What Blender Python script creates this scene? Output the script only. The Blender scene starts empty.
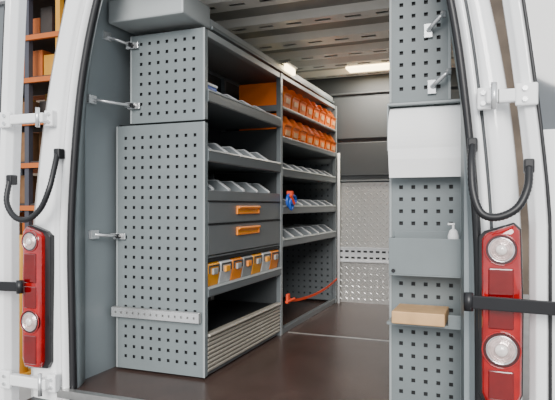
import bpy, math, random, bmesh
from mathutils import Vector, Matrix

scene = bpy.context.scene
COL = scene.collection

# ------------------------------------------------------------ materials
def mat(name, col, rough=0.5, metal=0.0, var=0.06, scale=8.0, bump=0.0, bscale=60.0,
        emit=0.0, coat=0.0, trans=0.0, rvar=0.0):
    m = bpy.data.materials.new(name); m.use_nodes = True
    nt = m.node_tree; b = nt.nodes['Principled BSDF']
    tc = nt.nodes.new('ShaderNodeTexCoord')
    n = nt.nodes.new('ShaderNodeTexNoise'); n.inputs['Scale'].default_value = scale
    n.inputs['Detail'].default_value = 4
    nt.links.new(tc.outputs['Object'], n.inputs['Vector'])
    r = nt.nodes.new('ShaderNodeValToRGB')
    r.color_ramp.elements[0].position = 0.3; r.color_ramp.elements[1].position = 0.7
    r.color_ramp.elements[0].color = tuple(max(0, c * (1 - var)) for c in col) + (1,)
    r.color_ramp.elements[1].color = tuple(min(1, c * (1 + var)) for c in col) + (1,)
    nt.links.new(n.outputs['Fac'], r.inputs['Fac'])
    nt.links.new(r.outputs['Color'], b.inputs['Base Color'])
    b.inputs['Roughness'].default_value = rough
    if rvar:
        mr = nt.nodes.new('ShaderNodeMapRange')
        mr.inputs['To Min'].default_value = rough-rvar; mr.inputs['To Max'].default_value = rough+rvar
        nt.links.new(n.outputs['Fac'], mr.inputs['Value']); nt.links.new(mr.outputs['Result'], b.inputs['Roughness'])
    b.inputs['Metallic'].default_value = metal
    if coat: b.inputs['Coat Weight'].default_value = coat
    if trans: b.inputs['Transmission Weight'].default_value = trans
    if emit:
        nt.links.new(r.outputs['Color'], b.inputs['Emission Color'])
        b.inputs['Emission Strength'].default_value = emit
    if bump:
        n2 = nt.nodes.new('ShaderNodeTexNoise'); n2.inputs['Scale'].default_value = bscale
        nt.links.new(tc.outputs['Object'], n2.inputs['Vector'])
        bp = nt.nodes.new('ShaderNodeBump'); bp.inputs['Strength'].default_value = bump
        bp.inputs['Distance'].default_value = 0.01
        nt.links.new(n2.outputs['Fac'], bp.inputs['Height'])
        nt.links.new(bp.outputs['Normal'], b.inputs['Normal'])
    return m

M_panel = mat('grey_powder_coat', (0.180, 0.208, 0.215), 0.40, 0.0, 0.05, bump=0.04, bscale=200)
M_panel2 = mat('light_grey_powder_coat', (0.32, 0.35, 0.355), 0.40, 0.0, 0.04)
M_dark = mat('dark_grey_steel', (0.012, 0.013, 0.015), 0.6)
M_unit = mat('shelf_grey', (0.140, 0.156, 0.165), 0.36, 0.1, 0.05)
M_drawer = mat('drawer_grey', (0.150, 0.162, 0.168), 0.36, 0.0, 0.04)
M_inside = mat('shelf_inner_shade_grey', (0.045, 0.05, 0.053), 0.5, 0.0, 0.05)  # recess shade of the shelf interior is put into this darker grey
M_alu = mat('brushed_aluminium', (0.50, 0.50, 0.49), 0.32, 0.8, 0.08, scale=30)
M_shutter = mat('silver_beige_slats', (0.46, 0.43, 0.37), 0.35, 0.3, 0.04)
M_plate_base = mat('checker_plate_aluminium', (0.52, 0.51, 0.49), 0.34, 0.5, 0.06, scale=3)
M_plate_loz = mat('checker_plate_raised_pattern', (0.88, 0.87, 0.84), 0.25, 0.5, 0.05, scale=3)  # lozenges brighter than the base: their reflection is put into the colour
M_steel = mat('zinc_steel', (0.78, 0.79, 0.80), 0.25, 0.7)
M_chrome = mat('chrome', (0.8, 0.8, 0.8), 0.12, 1.0, 0.02)
M_divider = mat('divider_shaded_aluminium', (0.27, 0.295, 0.31), 0.35, 0.2, 0.05)  # plate darker than its rim: shadow between the plates painted in
M_divedge = mat('divider_bright_edge', (0.80, 0.82, 0.84), 0.3, 0.2, 0.03)
M_orange = mat('orange_plastic', (0.92, 0.19, 0.01), 0.38, 0, 0.06)
M_label = mat('label_pale_orange', (0.80, 0.42, 0.20), 0.5, 0, 0.05)
M_dkorange = mat('handle_orange', (0.95, 0.27, 0.012), 0.38, 0, 0.03)
M_yellow = mat('yellow_plastic', (0.92, 0.36, 0.012), 0.4, 0, 0.05)
M_greyplast = mat('grey_plastic', (0.34, 0.35, 0.35), 0.4)
M_clearplast = mat('clear_plastic', (0.62, 0.64, 0.65), 0.2, 0, 0.15, scale=25, coat=0.6)
M_white = mat('white_car_paint', (0.95, 0.955, 0.96), 0.15, 0, 0.01, coat=1.0)
M_whitemat = mat('white_paper', (0.96, 0.96, 0.955), 0.85, 0, 0.015, bump=0.04, bscale=30)
M_rubber = mat('black_rubber', (0.010, 0.010, 0.012), 0.4)
M_blackm = mat('black_paint', (0.012, 0.012, 0.014), 0.3)
M_trimgrey = mat('dark_door_frame_trim', (0.045, 0.05, 0.055), 0.5)
M_frame = mat('inner_frame_grey', (0.20, 0.23, 0.24), 0.42)
M_red = mat('red_lens', (0.15, 0.0006, 0.002), 0.05, 0, 0.25, scale=12, coat=1.0)
M_redhi = mat('bright_red_lens', (0.33, 0.0015, 0.003), 0.06, 0, 0.25, scale=20, coat=1.0)
M_reddk = mat('dark_red_lens', (0.05, 0.0006, 0.001), 0.1, 0, 0.1, coat=1.0)
M_clear = mat('clear_lens', (0.70, 0.55, 0.52), 0.08, 0.4, 0.25, scale=60, coat=1.0, bump=0.2, bscale=110)
M_clear2 = mat('clear_lens_core', (0.88, 0.80, 0.76), 0.08, 0.1, 0.15, scale=60, coat=1.0)
M_glass = mat('tinted_glass', (0.10, 0.11, 0.12), 0.05, 0, 0.05, coat=1.0)
M_wall = mat('van_wall_lining', (0.25, 0.285, 0.30), 0.42, 0, 0.06, scale=3)
M_bulk = mat('bulkhead_grey', (0.065, 0.072, 0.078), 0.5, 0, 0.1, scale=3)
M_bulk2 = mat('bulkhead_panel_grey', (0.090, 0.098, 0.105), 0.45, 0, 0.08, scale=3)
M_roof = mat('roof_skin', (0.36, 0.35, 0.32), 0.5, 0.0, 0.15, scale=4)
M_rib = mat('roof_rib_beige_grey', (0.93, 0.90, 0.83), 0.35, 0.0, 0.04)
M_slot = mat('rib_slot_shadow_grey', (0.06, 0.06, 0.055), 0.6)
M_header = mat('header_paint', (0.40, 0.43, 0.435), 0.4, 0, 0.03)
M_wood = mat('birch_wood', (0.62, 0.37, 0.17), 0.5, 0, 0.15, scale=12)
M_blue = mat('blue_plastic', (0.02, 0.10, 0.50), 0.35)
M_strap = mat('red_orange_webbing', (0.75, 0.06, 0.01), 0.7)
M_lamp = mat('warm_lamp', (1.0, 0.78, 0.44), 0.5, 0, 0.01, emit=9.0)
M_concrete = mat('concrete', (0.32, 0.31, 0.30), 0.8, 0, 0.15, scale=2)
M_card = mat('shaded_cardboard', (0.17, 0.085, 0.035), 0.8, 0, 0.2)  # carton brown lowered to carry the shade on the racking
M_carddk = mat('dark_goods', (0.035, 0.027, 0.024), 0.7, 0, 0.2)
M_beam = mat('rack_beam_shaded_orange', (0.42, 0.10, 0.012), 0.6)  # orange darkened: the racks' shade is put into the colour
M_rackpost = mat('rack_post_blue_grey', (0.05, 0.05, 0.065), 0.5)
M_ypost = mat('yellow_paint', (0.55, 0.26, 0.02), 0.5)
M_hall = mat('hall_cladding', (0.10, 0.075, 0.055), 0.8, 0, 0.4, scale=1.5)

def floor_mat():
    m = bpy.data.materials.new('phenolic_plywood'); m.use_nodes = True
    nt = m.node_tree; b = nt.nodes['Principled BSDF']
    tc = nt.nodes.new('ShaderNodeTexCoord')
    n = nt.nodes.new('ShaderNodeTexNoise'); n.inputs['Scale'].default_value = 3.5
    n.inputs['Detail'].default_value = 8; n.inputs['Roughness'].default_value = 0.7
    nt.links.new(tc.outputs['Object'], n.inputs['Vector'])
    r = nt.nodes.new('ShaderNodeValToRGB')
    r.color_ramp.elements[0].color = (0.050, 0.030, 0.025, 1); r.color_ramp.elements[0].position = 0.3
    r.color_ramp.elements[1].color = (0.098, 0.062, 0.052, 1); r.color_ramp.elements[1].position = 0.75
    nt.links.new(n.outputs['Fac'], r.inputs['Fac']); nt.links.new(r.outputs['Color'], b.inputs['Base Color'])
    v = nt.nodes.new('ShaderNodeTexVoronoi'); v.inputs['Scale'].default_value = 260
    nt.links.new(tc.outputs['Object'], v.inputs['Vector'])
    bp = nt.nodes.new('ShaderNodeBump'); bp.inputs['Strength'].default_value = 0.12; bp.inputs['Distance'].default_value = 0.002
    nt.links.new(v.outputs['Distance'], bp.inputs['Height']); nt.links.new(bp.outputs['Normal'], b.inputs['Normal'])
    b.inputs['Roughness'].default_value = 0.27
    return m
M_floor = floor_mat()

# ------------------------------------------------------------ shape helpers
def box(x0, x1, y0, y1, z0, z1):
    x0, x1 = min(x0, x1), max(x0, x1); y0, y1 = min(y0, y1), max(y0, y1); z0, z1 = min(z0, z1), max(z0, z1)
    v = [(x0,y0,z0),(x1,y0,z0),(x1,y1,z0),(x0,y1,z0),(x0,y0,z1),(x1,y0,z1),(x1,y1,z1),(x0,y1,z1)]
    f = [(0,3,2,1),(4,5,6,7),(0,1,5,4),(1,2,6,5),(2,3,7,6),(3,0,4,7)]
    return v, f

def prism(poly, axis, a0, a1):
    n = len(poly); v = []
    for a in (a0, a1):
        for p, q in poly:
            v.append({'x': (a,p,q), 'y': (p,a,q), 'z': (p,q,a)}[axis])
    f = [tuple(range(n-1,-1,-1)), tuple(range(n, 2*n))]
    for i in range(n):
        j = (i+1) % n
        f.append((i, j, n+j, n+i))
    return v, f

def join(*shapes):
    V, F = [], []
    for v, f in shapes:
        o = len(V); V += list(v); F += [tuple(i+o for i in t) for t in f]
    return V, F

def smooth_pts(pts, sub=6):
    P = [Vector(p) for p in pts]; P = [P[0]*2-P[1]] + P + [P[-1]*2-P[-2]]
    out = []
    for i in range(1, len(P)-2):
        for k in range(sub):
            t = k/sub
            a, b, c, d = P[i-1], P[i], P[i+1], P[i+2]
            out.append(0.5*((2*b)+(c-a)*t+(2*a-5*b+4*c-d)*t*t+(3*b-a-3*c+d)*t**3))
    out.append(P[-2]); return out

def tube(pts, r, n=12, caps=True):
    P = [Vector(p) for p in pts]; m = len(P)
    R = r if isinstance(r, (list, tuple)) else [r]*m
    V, F = [], []; up = None
    for i in range(m):
        if i == 0: t = P[1]-P[0]
        elif i == m-1: t = P[-1]-P[-2]
        else: t = P[i+1]-P[i-1]
        t = t.normalized()
        if up is None:
            up = Vector((0,0,1)) if abs(t.z) < 0.9 else Vector((0,1,0))
        s = t.cross(up).normalized(); up = s.cross(t).normalized()
        for k in range(n):
            a = 2*math.pi*k/n
            V.append(tuple(P[i] + (s*math.cos(a)+up*math.sin(a))*R[i]))
    for i in range(m-1):
        for k in range(n):
            k2 = (k+1) % n
            F.append((i*n+k, (i+1)*n+k, (i+1)*n+k2, i*n+k2))
    if caps:
        F.append(tuple(range(n))); F.append(tuple((m-1)*n+k for k in range(n-1,-1,-1)))
    return V, F

def ring(cx, y, cz, R, r, n=32, k=8):
    V, F = [], []
    for i in range(n):
        a = 2*math.pi*i/n
        for j in range(k):
            b = 2*math.pi*j/k; q = R+r*math.cos(b)
            V.append((cx+q*math.cos(a), y+r*math.sin(b), cz+q*math.sin(a)))
    for i in range(n):
        for j in range(k):
            F.append((i*k+j, i*k+(j+1) % k, ((i+1) % n)*k+(j+1) % k, ((i+1) % n)*k+j))
    return V, F

def perf(plane, pos, a0, a1, b0, b1, pitch=0.05, hole=0.018, th=0.003, margin=0.03, pitchb=None, holeb=None):
    """sheet with real holes; plane 'xz' (pos=y), 'yz' (pos=x) or 'xy' (pos=z)"""
    pb = pitchb or pitch; hb = holeb or hole
    def lines(lo, hi, p, h):
        n = max(1, int((hi-lo-2*margin)/p)+1)
        start = (lo+hi)/2-(n-1)*p/2
        L = [lo]; H = []
        for i in range(n):
            c = start+i*p; L += [c-h/2, c+h/2]
            H.append(len(L)-2)
        L.append(hi); return L, set(H)
    A, HA = lines(a0, a1, pitch, hole); B, HB = lines(b0, b1, pb, hb)
    V, F = [], []; nb = len(B)
    def P(a, b, k):
        return {'xz': (a, pos+k*th, b), 'yz': (pos+k*th, a, b), 'xy': (a, b, pos+k*th)}[plane]
    na = len(A)
    for k in (0, 1):
        for a in A:
            for b in B: V.append(P(a, b, k))
    N = na*nb
    solid = {}
    for i in range(na-1):
        for j in range(nb-1):
            solid[i, j] = not (i in HA and j in HB)
    for i in range(na-1):
        for j in range(nb-1):
            q = (i*nb+j, (i+1)*nb+j, (i+1)*nb+j+1, i*nb+j+1)
            if solid[i, j]:
                F.append(q); F.append(tuple(N+t for t in reversed(q)))
                ed = [((i, j-1), q[0], q[1]), ((i+1, j), q[1], q[2]), ((i, j+1), q[2], q[3]), ((i-1, j), q[3], q[0])]
                for nbk, e0, e1 in ed:
                    if not solid.get(nbk, False):
                        F.append((e1, e0, N+e0, N+e1))
    return V, F

WP = {}
def root(name, label, category, loc, group=None):
    o = bpy.data.objects.new(name, None); o.empty_display_size = 0.1
    o.location = loc; COL.objects.link(o); WP[o.name] = Vector(loc)
    o['label'] = label; o['category'] = category
    if group: o['group'] = group
    return o

def add(name, vf, m, parent=None, smooth=False, bevel=0.0, label=None, category=None, group=None, kind=None, seg=2):
    V, F = vf
    xs = [v[0] for v in V]; ys = [v[1] for v in V]; zs = [v[2] for v in V]
    c = Vector(((min(xs)+max(xs))/2, (min(ys)+max(ys))/2, min(zs)))
    me = bpy.data.meshes.new(name)
    me.from_pydata([tuple(Vector(v)-c) for v in V], [], F)
    me.validate(); me.update()
    bm = bmesh.new(); bm.from_mesh(me); bmesh.ops.recalc_face_normals(bm, faces=bm.faces); bm.to_mesh(me); bm.free()
    me.materials.append(m)
    if smooth:
        for p in me.polygons: p.use_smooth = True
    o = bpy.data.objects.new(name, me); COL.objects.link(o)
    if parent:
        o.parent = parent; o.location = c-WP[parent.name]
    else:
        o.location = c
    WP[o.name] = c
    if bevel:
        b = o.modifiers.new('bevel', 'BEVEL'); b.width = bevel; b.segments = seg; b.limit_method = 'ANGLE'
    if label: o['label'] = label
    if category: o['category'] = category
    if group: o['group'] = group
    if kind: o['kind'] = kind
    return o

def dup(src, off, link_parent=None):
    c = src.copy(); COL.objects.link(c)
    if link_parent: c.parent = link_parent
    else: c.location = src.location+Vector(off)
    WP[c.name] = WP[src.name]+Vector(off)
    for ch in list(src.children): dup(ch, off, c)
    return c

# ------------------------------------------------------------ van interior shell
LX, RX = -1.93, -0.125
YR, YB = 2.10, 4.96
CZ = 2.06

add('floor', box(-1.93, -0.125, 2.12, YB, -0.03, 0.0), M_floor, kind='structure')
add('trim_1', box(-1.35, -0.46, 3.620, 3.632, 0.0, 0.003), M_alu, kind='structure')
add('trim_2', box(-1.93, -0.125, 2.085, 2.12, -0.03, 0.006), M_alu, kind='structure')
add('wall_left', prism([(LX,0),(LX,1.3),(LX+0.09,2.06),(LX+0.07,2.06),(LX-0.02,1.3),(LX-0.02,0)], 'y', 2.2, YB), M_wall, kind='structure')
add('wall_right', prism([(RX,0),(RX,1.25),(RX-0.11,2.06),(RX-0.09,2.06),(RX+0.02,1.25),(RX+0.02,0)], 'y', 2.2, YB), M_wall, kind='structure')
add('ceiling', box(LX, RX, 2.2, YB+0.02, CZ, CZ+0.02), M_roof, kind='structure')
t = 3
for y, hw in ((2.50, 0.06), (2.93, 0.075), (3.36, 0.065), (3.80, 0.085), (4.20, 0.06), (4.50, 0.07), (4.88, 0.05)):
    d = 0.045
    sk = join(perf('xy', CZ-d, -1.82, RX-0.1, y-hw, y+hw, pitch=0.19, hole=0.10, th=0.003, margin=0.03, pitchb=0.5, holeb=0.034),
              prism([(y-hw, CZ-d), (y-hw, CZ-d+0.003), (y-hw-0.022, CZ), (y-hw-0.026, CZ)], 'x', -1.82, RX-0.1),
              prism([(y+hw, CZ-d), (y+hw, CZ-d+0.003), (y+hw+0.022, CZ), (y+hw+0.026, CZ)], 'x', -1.82, RX-0.1))
    add('trim_%d' % t, sk, M_rib, kind='structure'); t += 1
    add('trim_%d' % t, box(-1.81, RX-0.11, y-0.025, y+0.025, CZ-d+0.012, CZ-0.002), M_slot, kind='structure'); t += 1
add('wall_back', box(LX, RX, YB, YB+0.03, 0, CZ), M_bulk, kind='structure')
def bandpanel(z0, z1, d, m):
    global t
    add('trim_%d' % t, box(-1.9, -0.13, YB-d, YB, z0, z1), m, kind='structure', bevel=0.006); t += 1
bandpanel(1.46, 1.83, 0.020, M_bulk2)
bandpanel(1.855, 1.872, 0.03, M_bulk2)
bandpanel(1.13, 1.43, 0.012, M_bulk)
bandpanel(1.075, 1.092, 0.03, M_unit)
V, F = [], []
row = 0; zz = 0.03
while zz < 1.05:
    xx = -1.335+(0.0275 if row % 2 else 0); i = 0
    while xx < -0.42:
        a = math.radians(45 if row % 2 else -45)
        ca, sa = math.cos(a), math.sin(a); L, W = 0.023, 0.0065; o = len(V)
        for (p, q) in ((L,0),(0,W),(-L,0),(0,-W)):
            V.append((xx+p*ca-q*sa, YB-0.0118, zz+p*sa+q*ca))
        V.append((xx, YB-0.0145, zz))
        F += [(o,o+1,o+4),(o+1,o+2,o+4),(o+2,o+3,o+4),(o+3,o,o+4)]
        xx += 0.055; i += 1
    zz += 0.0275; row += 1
add('trim_%d' % t, box(-1.36, -0.13, YB-0.012, YB, 0.0, 1.07), M_plate_base, kind='structure'); t += 1
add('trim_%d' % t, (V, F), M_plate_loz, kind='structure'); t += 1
# slim roof edge strip and short box near the rear
add('trim_%d' % t, box(-1.84, -1.41, 2.62, YB-0.01, 1.79, 1.845), M_header, kind='structure', bevel=0.006); t += 1
add('trim_%d' % t, box(-1.84, -1.405, 2.34, 2.615, 1.785, 1.90), M_header, kind='structure', bevel=0.008); t += 1
add('trim_%d' % t, box(-1.41, -1.395, 2.62, YB-0.01, 1.785, 1.805), M_panel, kind='structure', bevel=0.003); t += 1

lr = root('lashing_rail', 'slotted silver lashing rail fixed across checker plate bulkhead', 'rail', (-0.9, YB-0.03, 0.36))
add('rail_profile', join(perf('xz', YB-0.034, -1.36, -0.2, 0.375, 0.485, pitch=0.055, hole=0.034, margin=0.02, pitchb=0.056, holeb=0.018),
    box(-1.36, -0.2, YB-0.044, YB-0.034, 0.485, 0.497), box(-1.36, -0.2, YB-0.044, YB-0.034, 0.363, 0.375)), M_divedge, lr)
add('shade_backing', box(-1.36, -0.2, YB-0.026, YB-0.019, 0.37, 0.49), M_dark, lr)  # dark strip added to paint the shade inside the slots

def lamp(x0, x1, y0, y1, z, lab):
    r = root('ceiling_light', lab, 'light', ((x0+x1)/2, (y0+y1)/2, z-0.05), 'interior van lights')
    add('housing', box(x0-0.012, x1+0.012, y0-0.012, y1+0.012, z-0.012, z), M_greyplast, r, bevel=0.003)
    add('lens', box(x0, x1, y0, y1, z-0.06, z-0.012), M_lamp, r, bevel=0.008)
    return r
lamp(-1.20, -0.74, 4.59, 4.74, CZ, 'glowing warm yellow-white strip lamp on the van ceiling')
lamp(-1.396, -1.372, 3.66, 3.84, 1.86, 'small glowing lamp beside the roof rail')

# ------------------------------------------------------------ van body
van = root('van', 'white cargo van rear body with both rear doors swung open', 'van', (-1.03, 3.5, -0.65))

def interp(z, T):
    for (z0, a), (z1, b) in zip(T, T[1:]):
        if z <= z1:
            return a+(b-a)*(z-z0)/(z1-z0)
    return T[-1][1]
def smoothT(z, T):
    return sum(interp(min(max(z+d, T[0][0]), T[-1][0]), T) for d in (-0.2,-0.12,-0.05,0,0.05,0.12,0.2))/7

Li = [(-0.35,-1.865),(0,-1.868),(0.75,-1.888),(1.3,-1.845),(1.6,-1.795),(1.85,-1.725),(2.12,-1.62)]
Lo = [(-0.35,-2.13),(0,-2.13),(0.75,-2.125),(1.3,-2.05),(1.6,-1.985),(1.85,-1.915),(2.12,-1.84)]
Ri = [(-0.35,-0.08),(0,-0.08),(0.75,-0.083),(1.2,-0.120),(1.6,-0.170),(1.85,-0.23),(2.12,-0.30)]
Ro = [(-0.35,0.072),(0,0.072),(0.75,0.075),(1.2,0.04),(1.6,-0.03),(1.85,-0.09),(2.12,-0.16)]

def section(xi, xo, s):
    w = abs(xo-xi)
    return [(xi+s*0.010, 2.17), (xi+s*0.014, 2.14), (xi+s*0.026, 2.132), (xi+s*0.032, 2.118), (xi+s*0.040, 2.108),
            (xi+s*0.052, 2.108), (xi+s*0.056, 2.132), (xi+s*0.064, 2.132), (xi+s*0.070, 2.10), (xi+s*0.082, 2.092), (xi+s*(w*0.8), 2.10), (xi+s*(w-0.008), 2.12), (xo, 2.17),
            (xo, 2.4), (xo+s*0.01, 3.2), (xo+s*0.01, 5.2)]
def loft(Ti, To, s, za, zb, n=44):
    V, F = [], []; m = 16
    for i in range(n+1):
        z = za+(zb-za)*i/n
        for (x, y) in section(smoothT(z, Ti), smoothT(z, To), s): V.append((x, y, z))
    for i in range(n):
        for k in range(m-1):
            F.append((i*m+k, i*m+k+1, (i+1)*m+k+1, (i+1)*m+k))
    return V, F
for nm, Ti, To, s in (('body_side', Li, Lo, -1), ('body_side', Ri, Ro, 1)):
    o = add(nm, loft(Ti, To, s, -0.35, 2.12), M_white, van, smooth=True)
    sm = o.modifiers.new('solid', 'SOLIDIFY'); sm.thickness = 0.002
add('roof_panel', box(-1.86, -0.15, 2.12, 5.2, 2.11, 2.15), M_white, van, bevel=0.02)
add('rear_header', box(-1.62, -0.28, 2.13, 2.2, 1.98, 2.12), M_white, van, bevel=0.015)
add('rear_bumper', prism([(1.93,-0.35),(1.93,-0.1),(1.97,-0.06),(2.12,-0.05),(2.12,-0.35)], 'x', -2.1, 0.05), M_rubber, van, bevel=0.01)
for Ti, s, rs in ((Li, -1, 0.018), (Ri, 1, 0.0145)):
    zs = [-0.05+i*0.07 for i in range(31)]
    add('door_seal', tube([(smoothT(z, Ti)+s*0.010, 2.135, z) for z in zs], rs, 10), M_rubber, van, smooth=True)
    add('seal_channel', tube([(smoothT(z, Ti)+s*0.060, 2.124, z) for z in zs], 0.0055, 8), M_trimgrey, van, smooth=True)
    V, F = [], []
    for z in zs:
        x = smoothT(z, Ti); xw = (LX+0.012+max(0, z-1.3)*0.118) if s < 0 else (RX-0.012-max(0, z-1.25)*0.136)
        V += [(x+s*0.002, 2.15, z), ((x*0.7+xw*0.3), 2.19, z), (xw, 2.26, z)]
    for i in range(len(zs)-1):
        for k in (0, 1): F.append((3*i+k, 3*i+k+1, 3*i+k+4, 3*i+k+3))
    o = add('frame_trim', (V, F), M_frame, van, smooth=True)
    o.modifiers.new('solid', 'SOLIDIFY').thickness = 0.003

def tail_lamp(x0, x1, z0, z1, zc1, zc2, side_ext):
    cx = (x0+x1)/2; w = x1-x0; aw = abs(w); czz = (z0+z1)/2
    pl = [(x0, z0+0.035), (x0+w*0.1, z0+0.005), (x1-w*0.12, z0), (x1, z0+0.04), (x1+w*0.02, (z0+z1)/2), (x1-w*0.04, z1-0.02), (x1-w*0.2, z1), (x0+w*0.12, z1-0.03), (x0, z1-0.05)]
    n = len(pl)
    hs = [(cx+(x-cx)*(1+side_ext if (x-cx)*w < 0 else 1.06), czz+(z-czz)*1.02) for x, z in pl]
    housing = add('tail_light', prism(hs, 'y', 2.068, 2.115), M_blackm, van, bevel=0.004, label='glossy deep red tail light with two round clear lamps')
    V = []; F = []
    steps = ((1.0, 2.075), (1.0, 2.060), (0.98, 2.050), (0.92, 2.042), (0.80, 2.036), (0.5, 2.033))
    for (sc, y) in steps:
        for (x, z) in pl:
            V.append((cx+(x-cx)*sc, y, czz+(z-czz)*(1-(1-sc)*0.22)))
    for r in range(len(steps)-1):
        for k in range(n):
            F.append((r*n+k, r*n+(k+1) % n, (r+1)*n+(k+1) % n, (r+1)*n+k))
    F.append(tuple(range((len(steps)-1)*n, len(steps)*n)))
    add('lens', (V, F), M_redhi, housing, smooth=True)
    r = aw*0.31
    for zc, rr in ((zc1, r), (zc2, r*1.17)):
        add('lamp_recess', join(tube([(cx, 2.040, zc), (cx, 2.031, zc)], [rr*1.34, rr*1.30], 32)), M_reddk, housing)
        add('lamp_ring', ring(cx, 2.030, zc, rr*1.02, rr*0.07), M_chrome, housing, smooth=True)
        rings = [tube([(cx, 2.032, zc), (cx, 2.0285, zc)], [rr, rr*0.96], 32)]
        for q in (0.84, 0.68):
            rings.append(ring(cx, 2.0285, zc, rr*q, rr*0.04))
        add('clear_lamp', join(*rings), M_clear, housing, smooth=True)
        add('lamp_core', tube([(cx, 2.029, zc), (cx, 2.022, zc), (cx, 2.018, zc)], [rr*0.5, rr*0.4, rr*0.15], 24), M_clear2, housing, smooth=True)
        add('recess_rim', ring(cx, 2.031, zc, rr*1.32, rr*0.06), M_redhi, housing, smooth=True)
    def seg(za, zb, m):
        add('lens_segment', box(x0+w*0.17, x1-w*0.19, 2.029, 2.042, za, zb), m, housing, bevel=0.006, seg=3)
    a, b = zc2+r*1.75, zc1-r*1.55
    seg(a, a+(b-a)*0.40, M_red); seg(a+(b-a)*0.46, b, M_red)
    seg(z0+0.022, zc2-r*1.75, M_red)
    return housing
tail_lamp(-0.060, 0.066, 0.195, 0.805, 0.72, 0.385, 0.16)
tail_lamp(-1.985, -2.100, 0.105, 0.77, 0.70, 0.325, 0.50)

def conduit(pts):
    P = smooth_pts([(x, y, z-0.015) for x, y, z in pts], 12)
    R = [0.0125+0.0018*(i % 2) for i in range(len(P))]
    o = add('cable_conduit', tube(P, R, 12), M_rubber, van, smooth=True)
    for q in (P[0], P[-1]):
        add('end_mount', join(box(q.x-0.017, q.x+0.017, q.y-0.008, q.y+0.035, q.z-0.02, q.z+0.028)), M_rubber, o, bevel=0.006)
conduit([(-0.09,2.07,1.09),(-0.092,2.03,1.03),(-0.085,2.0,0.93),(-0.06,1.99,0.86),(-0.01,1.985,0.845),(0.05,1.99,0.875),(0.082,2.01,0.94),(0.088,2.04,1.01)])
conduit([(-1.915,2.07,1.12),(-1.905,2.04,1.05),(-1.905,2.01,0.96),(-1.945,2.0,0.87),(-2.01,1.99,0.82),(-2.09,1.99,0.83),(-2.15,2.0,0.90),(-2.165,2.03,1.0)])

def rear_door(s, xb, xt):
    W = 0.78; z0, zt = -0.12, 1.98
    def X(z, d):
        base = xb if z < 0.8 else xb+(xt-xb)*((z-0.8)/(zt-0.8))**1.3
        return base+s*d
    V, F = [], []
    cols = [0, 0.020, 0.05, 0.06, W-0.1, W-0.02, W]
    depth = [2.08, 2.05, 2.045, 2.065, 2.06, 2.055, 2.075]
    rows = [z0, z0+0.03, 0.15, 0.45, 0.80, 0.95, 1.12, 1.4, 1.65, zt-0.12, zt-0.02, zt]
    nr = len(rows); nc = len(cols)
    hollow = lambda i, j: (i == 3 and 6 <= j <= 8)
    for back in (0, 1):
        for i, c in enumerate(cols):
            for j, z in enumerate(rows):
                V.append((X(z, c), (2.075 if j in (0, nr-1) else depth[i]) if not back else 2.13, z))
    N = nc*nr
    for i in range(nc-1):
        for j in range(nr-1):
            if hollow(i, j): continue
            q = (i*nr+j, (i+1)*nr+j, (i+1)*nr+j+1, i*nr+j+1)
            F.append(q); F.append(tuple(N+t for t in reversed(q)))
            for (di, dj), e0, e1 in (((0,-1),q[0],q[1]),((1,0),q[1],q[2]),((0,1),q[2],q[3]),((-1,0),q[3],q[0])):
                a, b = i+di, j+dj
                if a < 0 or a > nc-2 or b < 0 or b > nr-2 or hollow(a, b):
                    F.append((e1, e0, N+e0, N+e1))
    d = add('rear_door', (V, F), M_white, van, bevel=0.004, label='white rear door swung open showing its inner side')
    gl = [X(1.12, 0.05), X(1.12, W-0.09), X(1.86, W-0.09), X(1.86, 0.05)]
    add('window_glass', ([(gl[0],2.1,1.1),(gl[1],2.1,1.1),(gl[2],2.1,1.87),(gl[3],2.1,1.87),(gl[0],2.106,1.1),(gl[1],2.106,1.1),(gl[2],2.106,1.87),(gl[3],2.106,1.87)],
        [(0,1,2,3),(7,6,5,4),(0,4,5,1),(1,5,6,2),(2,6,7,3),(3,7,4,0)]), M_glass, d)
    add('inner_panel', box(X(0.2, 0.105), X(0.2, W-0.12), 2.044, 2.066, 0.05, 0.88), M_panel, d, bevel=0.01)
    add('door_seal', tube([(X(z, 0.062), 2.058, z) for z in [z0+0.05+k*0.1 for k in range(20)]], 0.006, 8), M_rubber, d, smooth=True)
    return d
dr = rear_door(1, 0.090, -0.055)
dl = rear_door(-1, -2.205, -2.15)

def hinge(door, xa, xb, z, s, h=0.075):
    y = 2.035
    hb = add('hinge', join(box(xa, xa+s*0.05, y+0.025, y+0.06, z-h/2, z+h/2),
                           box(xa+s*0.03, xb-s*0.02, y-0.005, y+0.03, z-h*0.30, z+h*0.30),
                           box(xb-s*0.05, xb+s*0.02, y-0.01, y+0.012, z-h/2, z+h/2)), M_white, door, bevel=0.006, label='white painted steel door hinge')
    add('hinge_pin', tube([(xa+s*0.055, y-0.008, z-h*0.6), (xa+s*0.055, y-0.008, z+h*0.6)], 0.010, 14), M_steel, hb, smooth=True)
    add('hinge_gap', box(xa+s*0.068, xa+s*0.071, y-0.0062, y+0.01, z-h*0.30, z+h*0.30), M_trimgrey, hb)
    for dz in (-0.018, 0.018):
        add('bolt', tube([(xb-s*0.02, y-0.010, z+dz), (xb-s*0.02, y-0.018, z+dz)], 0.009, 6), M_steel, hb)
        add('bolt', tube([(xa+s*0.02, y+0.025, z+dz), (xa+s*0.02, y+0.017, z+dz)], 0.009, 6), M_steel, hb)
hinge(dr, -0.075, 0.095, 1.235, 1)
hinge(dl, -1.935, -2.21, 1.275, -1)
hinge(dl, -1.92, -2.21, 0.04, -1, 0.085)
hinge(dr, -0.04, 0.11, 0.08, 1, 0.085)

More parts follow.
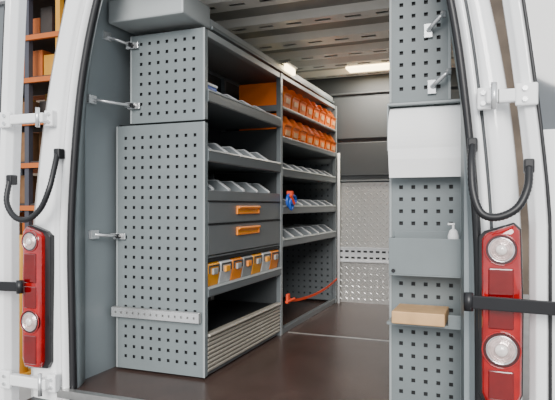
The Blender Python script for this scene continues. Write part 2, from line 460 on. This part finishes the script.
def check_arm(door, x0, x1, z, y0, y1):
    a = add('check_arm', prism([(x0, y0), (x1, y1), (x1, y1+0.012), (x0, y0+0.012)], 'z', z-0.022, z+0.022), M_blackm, door, bevel=0.003, label='black steel door check arm')
    add('arm_end', tube([(x0, y0+0.006, z-0.03), (x0, y0+0.006, z+0.03)], 0.016, 14), M_rubber, a, smooth=True)
check_arm(dr, -0.10, 0.42, 0.545, 2.0, 1.93)
check_arm(dl, -2.075, -2.62, 0.49, 2.0, 1.93)

# ------------------------------------------------------------ main rack
FX, BX = -1.364, -1.885
Y1, Y2, Y3 = 2.48, 3.53, 4.885

def side_panel(parent, x0, x1, z0, z1, y, nm='side_panel'):
    p = add(nm, perf('xz', y, x0, x1, z0, z1, pitch=0.052, hole=0.0165, margin=0.040, pitchb=0.052), M_panel, parent, label='grey perforated steel side panel')
    add('edge_flange', join(box(x1-0.004, x1, y, y+0.03, z0, z1), box(x0, x0+0.004, y, y+0.03, z0, z1), box(x0, x1, y+0.003, y+0.03, z1-0.004, z1), box(x0, x1, y+0.003, y+0.03, z0, z0+0.004)), M_panel, p)
    add('folded_edge', box(x1-0.010, x1+0.002, y-0.004, y, z0, z1), M_panel2, p, bevel=0.0015)
    add('folded_edge', box(x0-0.002, x0+0.008, y-0.004, y, z0, z1), M_panel2, p, bevel=0.0015)
    add('shade_backing', box(x0+0.006, x1-0.006, y+0.014, y+0.018, z0+0.006, z1-0.006), M_dark, p)  # dark sheet added so the holes look shaded and no light shows through
    return p

def shelf(parent, y0, y1, ztop, lip=0.06, x1=FX, x0=BX+0.02, nm='shelf', edge=True):
    zb = ztop-lip
    prof = [(x0, zb+0.012), (x0, zb), (x1, zb), (x1+0.006, zb+0.006), (x1+0.006, ztop-0.012), (x1, ztop), (x1-0.012, ztop), (x1-0.012, ztop-0.006),
            (x1-0.005, ztop-0.008), (x1-0.004, zb+0.006), (x0+0.003, zb+0.006), (x0+0.003, zb+0.012)]
    s = add(nm, prism(prof, 'y', y0, y1), M_unit, parent)
    if edge:
        add('rolled_edge', prism([(x1-0.013, ztop), (x1+0.001, ztop), (x1+0.007, ztop-0.009), (x1+0.0085, ztop-0.007), (x1+0.002, ztop+0.002), (x1-0.013, ztop+0.002)], 'y', y0, y1), M_panel2, s)
    return s

def post(parent, x, y, z0, z1, m=M_panel2, w=0.032):
    p = add('upright', perf('yz', x, y-w/2, y+w/2, z0, z1, pitch=0.05, hole=0.008, th=0.002, margin=0.012, pitchb=0.025), m, parent)
    add('upright_flange', join(box(x-0.03, x, y-w/2, y-w/2+0.003, z0, z1), box(x-0.03, x, y+w/2-0.003, y+w/2, z0, z1), box(x-0.008, x-0.004, y-w/2+0.003, y+w/2-0.003, z0, z1)), M_unit, p)
    return p

r1 = root('shelving_unit', 'tall grey steel shelving unit with perforated end panel', 'shelving', (-1.62, 3.0, 0), 'van racking')
side_panel(r1, -1.892, FX, 0.012, 1.285, Y1)
side_panel(r1, -1.803, FX, 1.295, 1.752, Y1)
for z in (1.45, 1.15):
    shelf(r1, Y1+0.03, Y2-0.02, z, 0.062)
add('top_rail', box(FX-0.03, FX, Y1+0.03, Y2-0.018, 1.715, 1.75), M_panel2, r1, bevel=0.003)
post(r1, FX+0.002, Y2, 0.0, 1.75)
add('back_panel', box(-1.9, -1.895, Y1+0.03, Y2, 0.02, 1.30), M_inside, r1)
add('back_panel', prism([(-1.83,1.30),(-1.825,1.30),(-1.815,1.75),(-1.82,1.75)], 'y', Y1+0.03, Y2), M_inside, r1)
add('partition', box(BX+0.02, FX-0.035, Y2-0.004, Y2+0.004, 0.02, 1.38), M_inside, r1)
add('upright', box(-1.81, -1.78, Y2-0.012, Y2+0.012, 1.38, 1.75), M_unit, r1)
add('cross_rail', box(-1.78, FX-0.03, Y2-0.012, Y2, 1.50, 1.54), M_unit, r1)
shelf(r1, Y1+0.03, Y2-0.02, 0.455, 0.05, nm='bin_shelf')
add('bin_rail', box(FX-0.03, FX-0.004, Y1+0.032, Y2-0.02, 0.580, 0.598), M_dark, r1)
add('base_plate', box(BX+0.02, FX-0.02, Y1+0.03, Y2-0.018, 0.005, 0.028), M_drawer, r1)

r2 = root('shelving_unit', 'long grey steel shelving unit with orange bins', 'shelving', (-1.62, 4.2, 0), 'van racking')
for z, l in ((1.535, 0.022), (1.335, 0.040), (1.12, 0.055), (0.865, 0.055), (0.64, 0.055)):
    shelf(r2, Y2+0.02, Y3-0.02, z, l, x0=-1.80 if z > 1.3 else BX+0.02)
add('top_rail', box(FX-0.03, FX, Y2+0.018, Y3-0.018, 1.722, 1.75), M_panel2, r2, bevel=0.003)
post(r2, FX+0.002, Y3, 0.0, 1.75)
add('back_panel', perf('yz', -1.90, Y2+0.01, Y3, 0.02, 1.28, pitch=0.06, hole=0.02, margin=0.03), M_unit, r2)
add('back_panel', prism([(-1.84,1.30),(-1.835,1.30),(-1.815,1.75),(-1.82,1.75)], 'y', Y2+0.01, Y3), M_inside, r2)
add('end_panel', perf('xz', Y3-0.004, BX+0.02, FX-0.035, 0.02, 1.28, pitch=0.055, hole=0.016, margin=0.03), M_unit, r2)
add('base_rail', box(FX-0.03, FX, Y2+0.018, Y3-0.018, 0.0, 0.04), M_unit, r2, bevel=0.003)
add('grab_pole', tube([(-1.335, 4.87, 0.0), (-1.335, 4.87, 1.33)], 0.012, 12), M_whitemat, None, smooth=True, label='slim white vertical pole beside the far shelving end', category='pole')

dc = root('drawer_cabinet', 'mid-grey two-drawer cabinet with yellow-orange handles', 'drawer cabinet', (-1.62, 3.0, 0.58))
ya, yb = Y1+0.032, Y2-0.022
add('body', join(box(BX+0.03, FX-0.006, ya, yb, 0.60, 0.61), box(BX+0.03, FX, ya, yb, 0.892, 0.945), box(BX+0.03, FX-0.02, ya, ya+0.012, 0.61, 0.892), box(BX+0.03, FX-0.02, yb-0.012, yb, 0.61, 0.892), box(BX+0.03, BX+0.04, ya, yb, 0.61, 0.892)), M_drawer, dc, bevel=0.002)
for za, zb, hz in ((0.775, 0.886, 0.845), (0.615, 0.768, 0.728)):
    d = add('drawer', join(box(FX-0.018, FX, ya+0.004, yb-0.004, za, zb), box(BX+0.06, FX-0.018, ya+0.02, yb-0.02, za+0.01, za+0.05)), M_drawer, dc, bevel=0.004)
    hd = add('handle', join(prism([(FX, hz+0.008), (FX+0.018, hz+0.004), (FX+0.021, hz+0.012), (FX+0.016, hz+0.020), (FX, hz+0.020)], 'y', 2.845, 3.14),
                       box(FX, FX+0.010, 2.838, 2.852, hz-0.026, hz+0.020), box(FX, FX+0.010, 3.133, 3.147, hz-0.026, hz+0.020), box(FX, FX+0.010, 2.852, 3.133, hz-0.026, hz-0.018)), M_dkorange, d, bevel=0.003)
    add('grip_recess', box(FX, FX+0.004, 2.852, 3.133, hz-0.018, hz+0.008), M_yellow, hd)
add('trim_strip', box(FX-0.01, FX+0.004, ya, yb, 0.887, 0.892), M_dark, dc)
add('trim_strip', box(FX-0.01, FX+0.004, ya, yb, 0.769, 0.774), M_dark, dc)

al = root('storage_chest', 'low chest with silver-beige horizontally slatted shutter front', 'chest', (-1.6, 3.0, 0.028))
fx = FX+0.002
add('body', box(BX+0.03, fx-0.02, ya+0.002, yb-0.002, 0.03, 0.206), M_drawer, al)
prof = [(fx-0.019, 0.205), (fx-0.019, 0.03)]
z = 0.031
for k in range(8):
    prof += [(fx-0.004, z), (fx, z+0.003), (fx, z+0.012), (fx-0.004, z+0.0155), (fx-0.018, z+0.016), (fx-0.018, z+0.0205)]
    z += 0.0215
add('slatted_shutter', prism(prof, 'y', ya+0.002, yb-0.002), M_shutter, al)
add('lid', box(BX+0.03, fx-0.03, ya+0.002, yb-0.002, 0.2065, 0.212), M_dark, al)
add('lid_edge', prism([(fx-0.03,0.207),(fx+0.006,0.207),(fx+0.010,0.213),(fx+0.004,0.222),(fx-0.03,0.222)], 'y', ya+0.002, yb-0.002), M_shutter, al, bevel=0.002)

def bin_shape(y, w, z, h, xf, dep, frontk=0.55):
    xb = xf-dep; th = 0.003
    sp = [(xb, z), (xf-0.012, z), (xf, z+h*frontk), (xf-0.05, z+h), (xb, z+h)]
    return join(box(xb, xf-0.014, y, y+w, z, z+th), box(xb, xb+th, y, y+w, z, z+h),
                prism(sp, 'y', y, y+th), prism(sp, 'y', y+w-th, y+w),
                prism([(xf-0.012, z), (xf, z+h*frontk), (xf-th*1.5, z+h*frontk), (xf-0.012-th*1.5, z)], 'y', y, y+w),
                prism([(xf+0.003, z+h*frontk-0.008), (xf+0.010, z+h*frontk+0.003), (xf-0.006, z+h*frontk+0.003), (xf-0.003, z+h*frontk-0.008)], 'y', y, y+w))
for zf, h in ((1.520, 0.182), (1.302, 0.190)):
    first = None
    for i in range(8):
        y = Y2+0.03+i*0.162
        if first is None:
            first = root('storage_bin', 'orange plastic open-front storage bin on the shelf', 'storage bin', (FX-0.13, y+0.07, zf), 'orange bins on the upper shelves')
            add('bin_body', bin_shape(y, 0.134, zf, h, FX+0.014, 0.34, 0.58), M_orange, first, bevel=0.0015)
            add('bin_inner_shade', box(FX-0.30, FX-0.012, y+0.006, y+0.128, zf+0.01, zf+h*0.52), M_carddk, first)  # dark block painting the shade inside the open bin, no real goods
            add('label_holder', prism([(FX+0.007, zf+0.045), (FX+0.011, zf+0.080), (FX+0.016, zf+0.078), (FX+0.012, zf+0.043)], 'y', y+0.03, y+0.105), M_label, first)
        else:
            dup(first, (0, i*0.162, 0))
# chunky cases in the rail: alternating yellow-orange, clear and grey blocks
seq = ['yellow', 'clear', 'orange', 'grey', 'yellow', 'clear', 'orange']
MM = {'yellow': M_yellow, 'orange': M_dkorange, 'clear': M_clearplast, 'grey': M_greyplast}
GM = {'yellow': M_greyplast, 'orange': M_greyplast, 'clear': M_yellow, 'grey': M_dkorange}
for i, cn in enumerate(seq):
    y = ya+0.004+i*0.1415
    b = root('storage_bin', 'chunky ' + cn + ' tilt case filling the rail below drawers', 'storage bin', (FX-0.13, y+0.06, 0.412), 'tilt cases below the drawers')
    z0, z1 = 0.416, 0.577; xf = FX-0.010; w = 0.132
    fr = [(xf-0.26, z0), (xf-0.020, z0), (xf-0.010, z0+0.02), (xf+0.008, z1-0.055), (xf+0.008, z1-0.012), (xf-0.004, z1), (xf-0.26, z1)]
    add('case_body', prism(fr, 'y', y, y+w), MM[cn], b, bevel=0.005)
    add('front_frame', join(box(xf+0.004, xf+0.012, y+0.010, y+w-0.010, z1-0.022, z1-0.014), box(xf+0.004, xf+0.012, y+0.010, y+0.018, z1-0.055, z1-0.022), box(xf+0.004, xf+0.012, y+w-0.018, y+w-0.010, z1-0.055, z1-0.022)), M_inside, b)
    add('grip', box(xf+0.006, xf+0.020, y+0.040, y+w-0.040, z1-0.062, z1-0.030), GM[cn], b, bevel=0.004)

def divider_row(zfloor, ys, group, above=0.055, lip=0.06, xback=BX+0.10):
    first = None
    for i, y in enumerate(ys):
        if first is None:
            x1 = FX-0.014; x0 = xback; zl = zfloor+lip; zt = zl+above
            first = root('shelf_divider', 'bright-edged aluminium divider plate standing in a shelf tray', 'divider', ((x0+x1)/2, y, zfloor), group)
            sp = [(x0, zfloor), (x1, zfloor), (x1, zl+0.004), (x1-0.012, zl+0.012), (x1-0.075, zt), (x0+0.05, zt), (x0, zt-0.03)]
            add('plate', prism(sp, 'y', y, y+0.003), M_divider, first)
            zr = max(zl-0.03, zfloor)
            fl = [(x1+0.001, zr), (x1+0.001, zl+0.005), (x1-0.011, zl+0.015), (x1-0.074, zt+0.003), (x0+0.05, zt+0.003), (x0+0.05, zt-0.001), (x1-0.077, zt-0.001), (x1-0.014, zl+0.009), (x1-0.002, zl+0.002), (x1-0.002, zr)]
            add('folded_rim', prism(fl, 'y', y-0.001, y+0.022), M_divedge, first)
            y0 = y
        else:
            dup(first, (0, y-y0, 0))
divider_row(1.395, [2.70, 2.90, 3.10, 3.30], 'dividers on the upper tray', 0.050, 0.055)
divider_row(1.095, [2.56, 2.75, 2.94, 3.13, 3.32], 'dividers on the middle tray', 0.055, 0.055)
divider_row(0.947, [2.58, 2.77, 2.96, 3.15, 3.34], 'dividers on the drawer cabinet', 0.055, 0.004)
divider_row(1.072, [3.60+0.2*i for i in range(7)], 'dividers on the far middle tray', 0.050, 0.048)
divider_row(0.817, [3.80+0.2*i for i in range(6)], 'dividers on the far lower tray', 0.045, 0.048)
divider_row(0.592, [3.60+0.2*i for i in range(7)], 'dividers on the far bottom tray', 0.055, 0.048)

bb = root('strap_bundle', 'small hanging bundle of blue and red webbing at the upright', 'strap bundle', (-1.34, 3.60, 0.84))
def loop(cy, cz, ry, rz, x, r):
    pts = [(x, cy+ry*math.cos(a), cz+rz*math.sin(a)) for a in [2*math.pi*k/20 for k in range(21)]]
    return tube(pts, r, 8)
add('blue_coil', join(loop(3.61, 0.90, 0.045, 0.04, -1.335, 0.011), loop(3.62, 0.885, 0.03, 0.045, -1.325, 0.010), loop(3.64, 0.905, 0.05, 0.03, -1.318, 0.009)), M_blue, bb, smooth=True)
add('red_tie', join(tube([(-1.312, 3.57, 0.935), (-1.308, 3.63, 0.88)], 0.010, 8), box(-1.35, -1.31, 3.60, 3.625, 0.93, 0.965)), M_strap, bb)
bx = root('parts_box', 'blue plastic box with pale lid in the upper tray', 'box', (-1.43, 2.58, 1.395))
add('body', box(-1.49, -1.385, 2.525, 2.65, 1.402, 1.48), M_blue, bx, bevel=0.005)
add('lid', box(-1.493, -1.382, 2.522, 2.653, 1.48, 1.495), M_divedge, bx, bevel=0.003)

st = root('ratchet_strap', 'loose slack red-orange ratchet strap hanging across the lower bay', 'strap', (-1.35, 4.2, 0.12))
sp_ = smooth_pts([(FX+0.018, 3.60, 0.240), (FX+0.02, 3.72, 0.205), (FX+0.022, 3.95, 0.185), (FX+0.022, 4.25, 0.175), (FX+0.02, 4.55, 0.185), (FX+0.016, 4.86, 0.215)], 8)
V, F = [], []
for p in sp_:
    V += [(p.x-0.0015, p.y, p.z-0.009), (p.x-0.0015, p.y, p.z+0.009), (p.x+0.0015, p.y, p.z+0.009), (p.x+0.0015, p.y, p.z-0.009)]
for i in range(len(sp_)-1):
    for k in range(4): F.append((4*i+k, 4*i+(k+1) % 4, 4*i+4+(k+1) % 4, 4*i+4+k))
F += [(0,1,2,3), tuple(4*(len(sp_)-1)+k for k in (3,2,1,0))]
add('webbing', (V, F), M_strap, st)
add('buckle', join(box(FX+0.010, FX+0.028, 3.59, 3.63, 0.20, 0.265), tube([(FX+0.022, 3.57, 0.215), (FX+0.032, 3.70, 0.218)], 0.011, 10)), M_strap, st, bevel=0.003)

er = root('lashing_rail', 'silver lashing rail with round slots on the end panel', 'rail', (-1.63, 2.46, 0.28))
add('rail_profile', perf('xz', 2.444, -1.90, -1.38, 0.287, 0.334, pitch=0.036, hole=0.012, margin=0.015, pitchb=0.08), M_steel, er)
add('rail_base', box(-1.90, -1.38, 2.451, 2.473, 0.283, 0.338), M_alu, er, bevel=0.003)

def bracket(p0, p1, lab, r=0.0075):
    a, b = Vector(p0), Vector(p1)
    rt = root('stay_bracket', lab, 'bracket', p0, 'steel stays tying the rack to the wall')
    add('rod', tube([a, b], r, 10), M_steel, rt, smooth=True)
    add('foot', box(a.x-0.014, a.x+0.006, a.y-0.03, a.y+0.03, a.z-0.022, a.z+0.022), M_steel, rt, bevel=0.003)
    add('foot', join(box(b.x-0.04, b.x+0.035, b.y-0.008, b.y+0.002, b.z-0.016, b.z+0.016), box(b.x-0.04, b.x+0.0, b.y-0.03, b.y-0.008, b.z+0.012, b.z+0.016)), M_steel, rt, bevel=0.002)
    add('nut', tube([b+Vector((0,-0.008,0)), b+Vector((0,-0.028,0))], 0.012, 6), M_blackm, rt)
bracket((-1.905, 2.30, 1.40), (-1.775, 2.472, 1.385), 'zinc steel stay rod between wall and rack')
bracket((-1.875, 2.38, 1.735), (-1.785, 2.472, 1.70), 'short zinc steel stay near the rack top')
bracket((-1.915, 2.33, 0.72), (-1.865, 2.472, 0.705), 'short zinc steel stay low on the wall')

# ------------------------------------------------------------ opposite rack end
r3 = root('shelving_unit', 'grey shelving unit end panel with accessories beside pillar', 'shelving', (-0.29, 2.7, 0), 'van racking')
side_panel(r3, -0.449, -0.145, 0.012, 1.31, Y1)
side_panel(r3, -0.449, -0.195, 1.315, 1.95, Y1)
for z in (0.35, 0.7, 1.05, 1.4):
    shelf(r3, Y1+0.03, 4.2, z, 0.05, x1=-0.16 if z < 1.3 else -0.25, x0=-0.445, edge=False)
add('upright', box(-0.449, -0.42, 4.2, 4.23, 0, 1.9), M_unit, r3)
add('upright', box(-0.20, -0.17, 4.2, 4.23, 0, 1.2), M_unit, r3)

# paper roll: curved front with a loose lower edge
pr = root('paper_roll_holder', 'bright white paper roll with loose lower edge on panel', 'paper roll', (-0.29, 2.42, 1.0))
N = 22
cv = [(2.474, 1.285)]
for k in range(N+1):
    a = math.radians(80+180*k/N)
    cv.append((2.455+0.088*math.cos(a), 1.150+0.135*math.sin(a)))
cv.append((2.474, 1.02))
add('roll', prism(cv, 'x', -0.438, -0.144), M_whitemat, pr)
fl = [(2.372, 1.12), (2.374, 1.06), (2.385, 1.015), (2.392, 0.985), (2.394, 0.985), (2.388, 1.015), (2.377, 1.06), (2.375, 1.12)]
add('loose_sheet', prism(fl, 'x', -0.436, -0.146), M_whitemat, pr)
add('top_bracket', join(box(-0.447, -0.142, 2.40, 2.474, 1.290, 1.300), box(-0.447, -0.442, 2.40, 2.474, 1.10, 1.290)), M_panel2, pr, bevel=0.002)

tb = root('tray_box', 'grey steel tray box hung on the perforated panel', 'tray', (-0.28, 2.4, 0.58))
add('body', join(box(-0.43, -0.14, 2.345, 2.35, 0.585, 0.735), box(-0.43, -0.425, 2.35, 2.472, 0.585, 0.735), box(-0.145, -0.14, 2.35, 2.472, 0.585, 0.735), box(-0.43, -0.14, 2.345, 2.472, 0.58, 0.586), box(-0.43, -0.14, 2.468, 2.473, 0.585, 0.76)), M_panel, tb, bevel=0.003)
add('screw', tube([(-0.41, 2.345, 0.60), (-0.41, 2.338, 0.60)], 0.008, 12), M_blackm, tb)

sb = root('soap_bottle', 'small white pump bottle standing in the tray', 'bottle', (-0.175, 2.40, 0.587))
add('body', tube([(-0.178,2.40,0.587),(-0.178,2.40,0.745),(-0.178,2.40,0.766),(-0.178,2.40,0.773)], [0.022,0.022,0.015,0.007], 20), M_whitemat, sb, smooth=True)
add('pump', join(tube([(-0.178,2.40,0.773),(-0.178,2.40,0.788)], 0.005, 12), box(-0.20, -0.172, 2.395, 2.405, 0.788, 0.797)), M_whitemat, sb, bevel=0.002)

fs = root('fold_down_shelf', 'grey folding shelf bracket below the tray box', 'shelf', (-0.28, 2.4, 0.37))
add('shelf_plate', join(box(-0.43, -0.14, 2.30, 2.474, 0.385, 0.397), box(-0.19, -0.14, 2.298, 2.302, 0.385, 0.44), box(-0.145, -0.14, 2.30, 2.474, 0.385, 0.44)), M_panel, fs, bevel=0.002)
add('wood_block', box(-0.405, -0.200, 2.27, 2.46, 0.3975, 0.447), M_wood, None, bevel=0.004, label='warm tan wood block lying on the folding shelf', category='wooden block')

def hook(x, z, dx, dz):
    h = root('panel_hook', 'chunky zinc steel hook bracket on the perforated panel', 'hook', (x, 2.476, z), 'steel hooks on the perforated panel')
    add('plate', box(x-0.018, x+0.018, 2.466, 2.475, z-0.03, z+0.03), M_steel, h, bevel=0.002)
    add('arm', tube(smooth_pts([(x, 2.468, z), (x+dx*0.3, 2.44, z+dz*0.2), (x+dx*0.8, 2.42, z+dz*0.7), (x+dx, 2.43, z+dz)], 5), 0.009, 8), M_steel, h, smooth=True)
    add('knob', tube([(x+dx, 2.435, z+dz-0.012), (x+dx, 2.435, z+dz+0.012)], 0.013, 12), M_steel, h, smooth=True)
hook(-0.285, 1.61, 0.065, 0.05)
hook(-0.27, 1.37, 0.07, 0.05)

# ------------------------------------------------------------ surroundings
add('ground', box(-20, 16, -10, 22, -0.70, -0.65), M_concrete, kind='structure')
add('wall_hall', box(-20, 12, 10.5, 10.7, -0.65, 9), M_hall, kind='structure')

random.seed(11)
def storage_rack(x0, x1, y):
    r = root('pallet_rack', 'orange-beamed pallet racking loaded with cartons', 'pallet rack', ((x0+x1)/2, y, -0.65), 'warehouse racking')
    n = 4
    for k in range(n+1):
        x = x0+(x1-x0)*k/n
        for yy in (y, y+1.0):
            add('upright', box(x-0.04, x+0.04, yy-0.04, yy+0.04, -0.65, 5.4), M_ypost if k % 2 else M_rackpost, r)
    zs = [-0.45+0.62*k for k in range(9)]
    for z in zs:
        for yy in (y-0.045, y+1.045):
            add('beam', box(x0, x1, yy-0.025, yy+0.025, z, z+0.07), M_beam, r)
        add('deck', box(x0, x1, y-0.01, y+1.01, z+0.07, z+0.10), M_carddk, r)
    for z in zs[:8]:
        z += 0.105
        x = x0+0.07
        while x < x1-0.35:
            w = random.uniform(0.14, 0.32); h = random.uniform(0.28, 0.48)
            q = random.random()
            m, c = (M_card, 'brown') if q < 0.3 else ((M_carddk, 'dark') if q < 0.5 else ((M_ypost, 'yellow') if q < 0.75 else (M_beam, 'orange')))
            add('carton', box(x, x+w, y+random.uniform(0.05, 0.3), y+0.8, z, z+h), m, None, label=c+' carton stored on the pallet rack', category='carton', group='cartons on the pallet rack')
            x += w+0.02
storage_rack(-7.6, -5.3, 6.4)
yp = root('guard_post', 'yellow painted steel guard post on the concrete', 'post', (-4.0, 3.9, -0.65))
add('pole', tube([(-4.02,3.9,-0.63),(-4.02,3.9,0.55),(-4.02,3.9,0.6)], [0.06,0.06,0.03], 20), M_ypost, yp, smooth=True)
add('base', box(-4.12, -3.92, 3.8, 4.0, -0.65, -0.63), M_ypost, yp)

# ------------------------------------------------------------ light
w = bpy.data.worlds.new('world'); scene.world = w; w.use_nodes = True
nt = w.node_tree; bg = nt.nodes['Background']
bg.inputs['Color'].default_value = (0.90, 0.95, 1.0, 1); bg.inputs['Strength'].default_value = 1.35
def sun(e, rot, ang, col):
    l = bpy.data.lights.new('sun', 'SUN'); l.energy = e; l.angle = math.radians(ang); l.color = col
    o = bpy.data.objects.new('sun', l); o.rotation_euler = [math.radians(a) for a in rot]; COL.objects.link(o)
sun(4.2, (66, 0, 12), 30, (1.0, 0.97, 0.93))
def area(loc, rot, sx, sy, e, col=(1,0.93,0.82)):
    l = bpy.data.lights.new('lamp', 'AREA'); l.shape = 'RECTANGLE'; l.size = sx; l.size_y = sy; l.energy = e; l.color = col
    o = bpy.data.objects.new('lamp', l); o.location = loc; o.rotation_euler = [math.radians(a) for a in rot]; COL.objects.link(o)
area((-0.97, 4.66, CZ-0.066), (0, 0, 0), 0.45, 0.1, 16)

cam = bpy.data.cameras.new('camera'); co = bpy.data.objects.new('camera', cam); COL.objects.link(co)
cam.sensor_width = 36; cam.lens = 566/555*36; cam.shift_y = 5/555; cam.clip_start = 0.02
co.location = (0, 0, 0.87); co.rotation_euler = (math.radians(90), 0, math.radians(21.5))
scene.camera = co
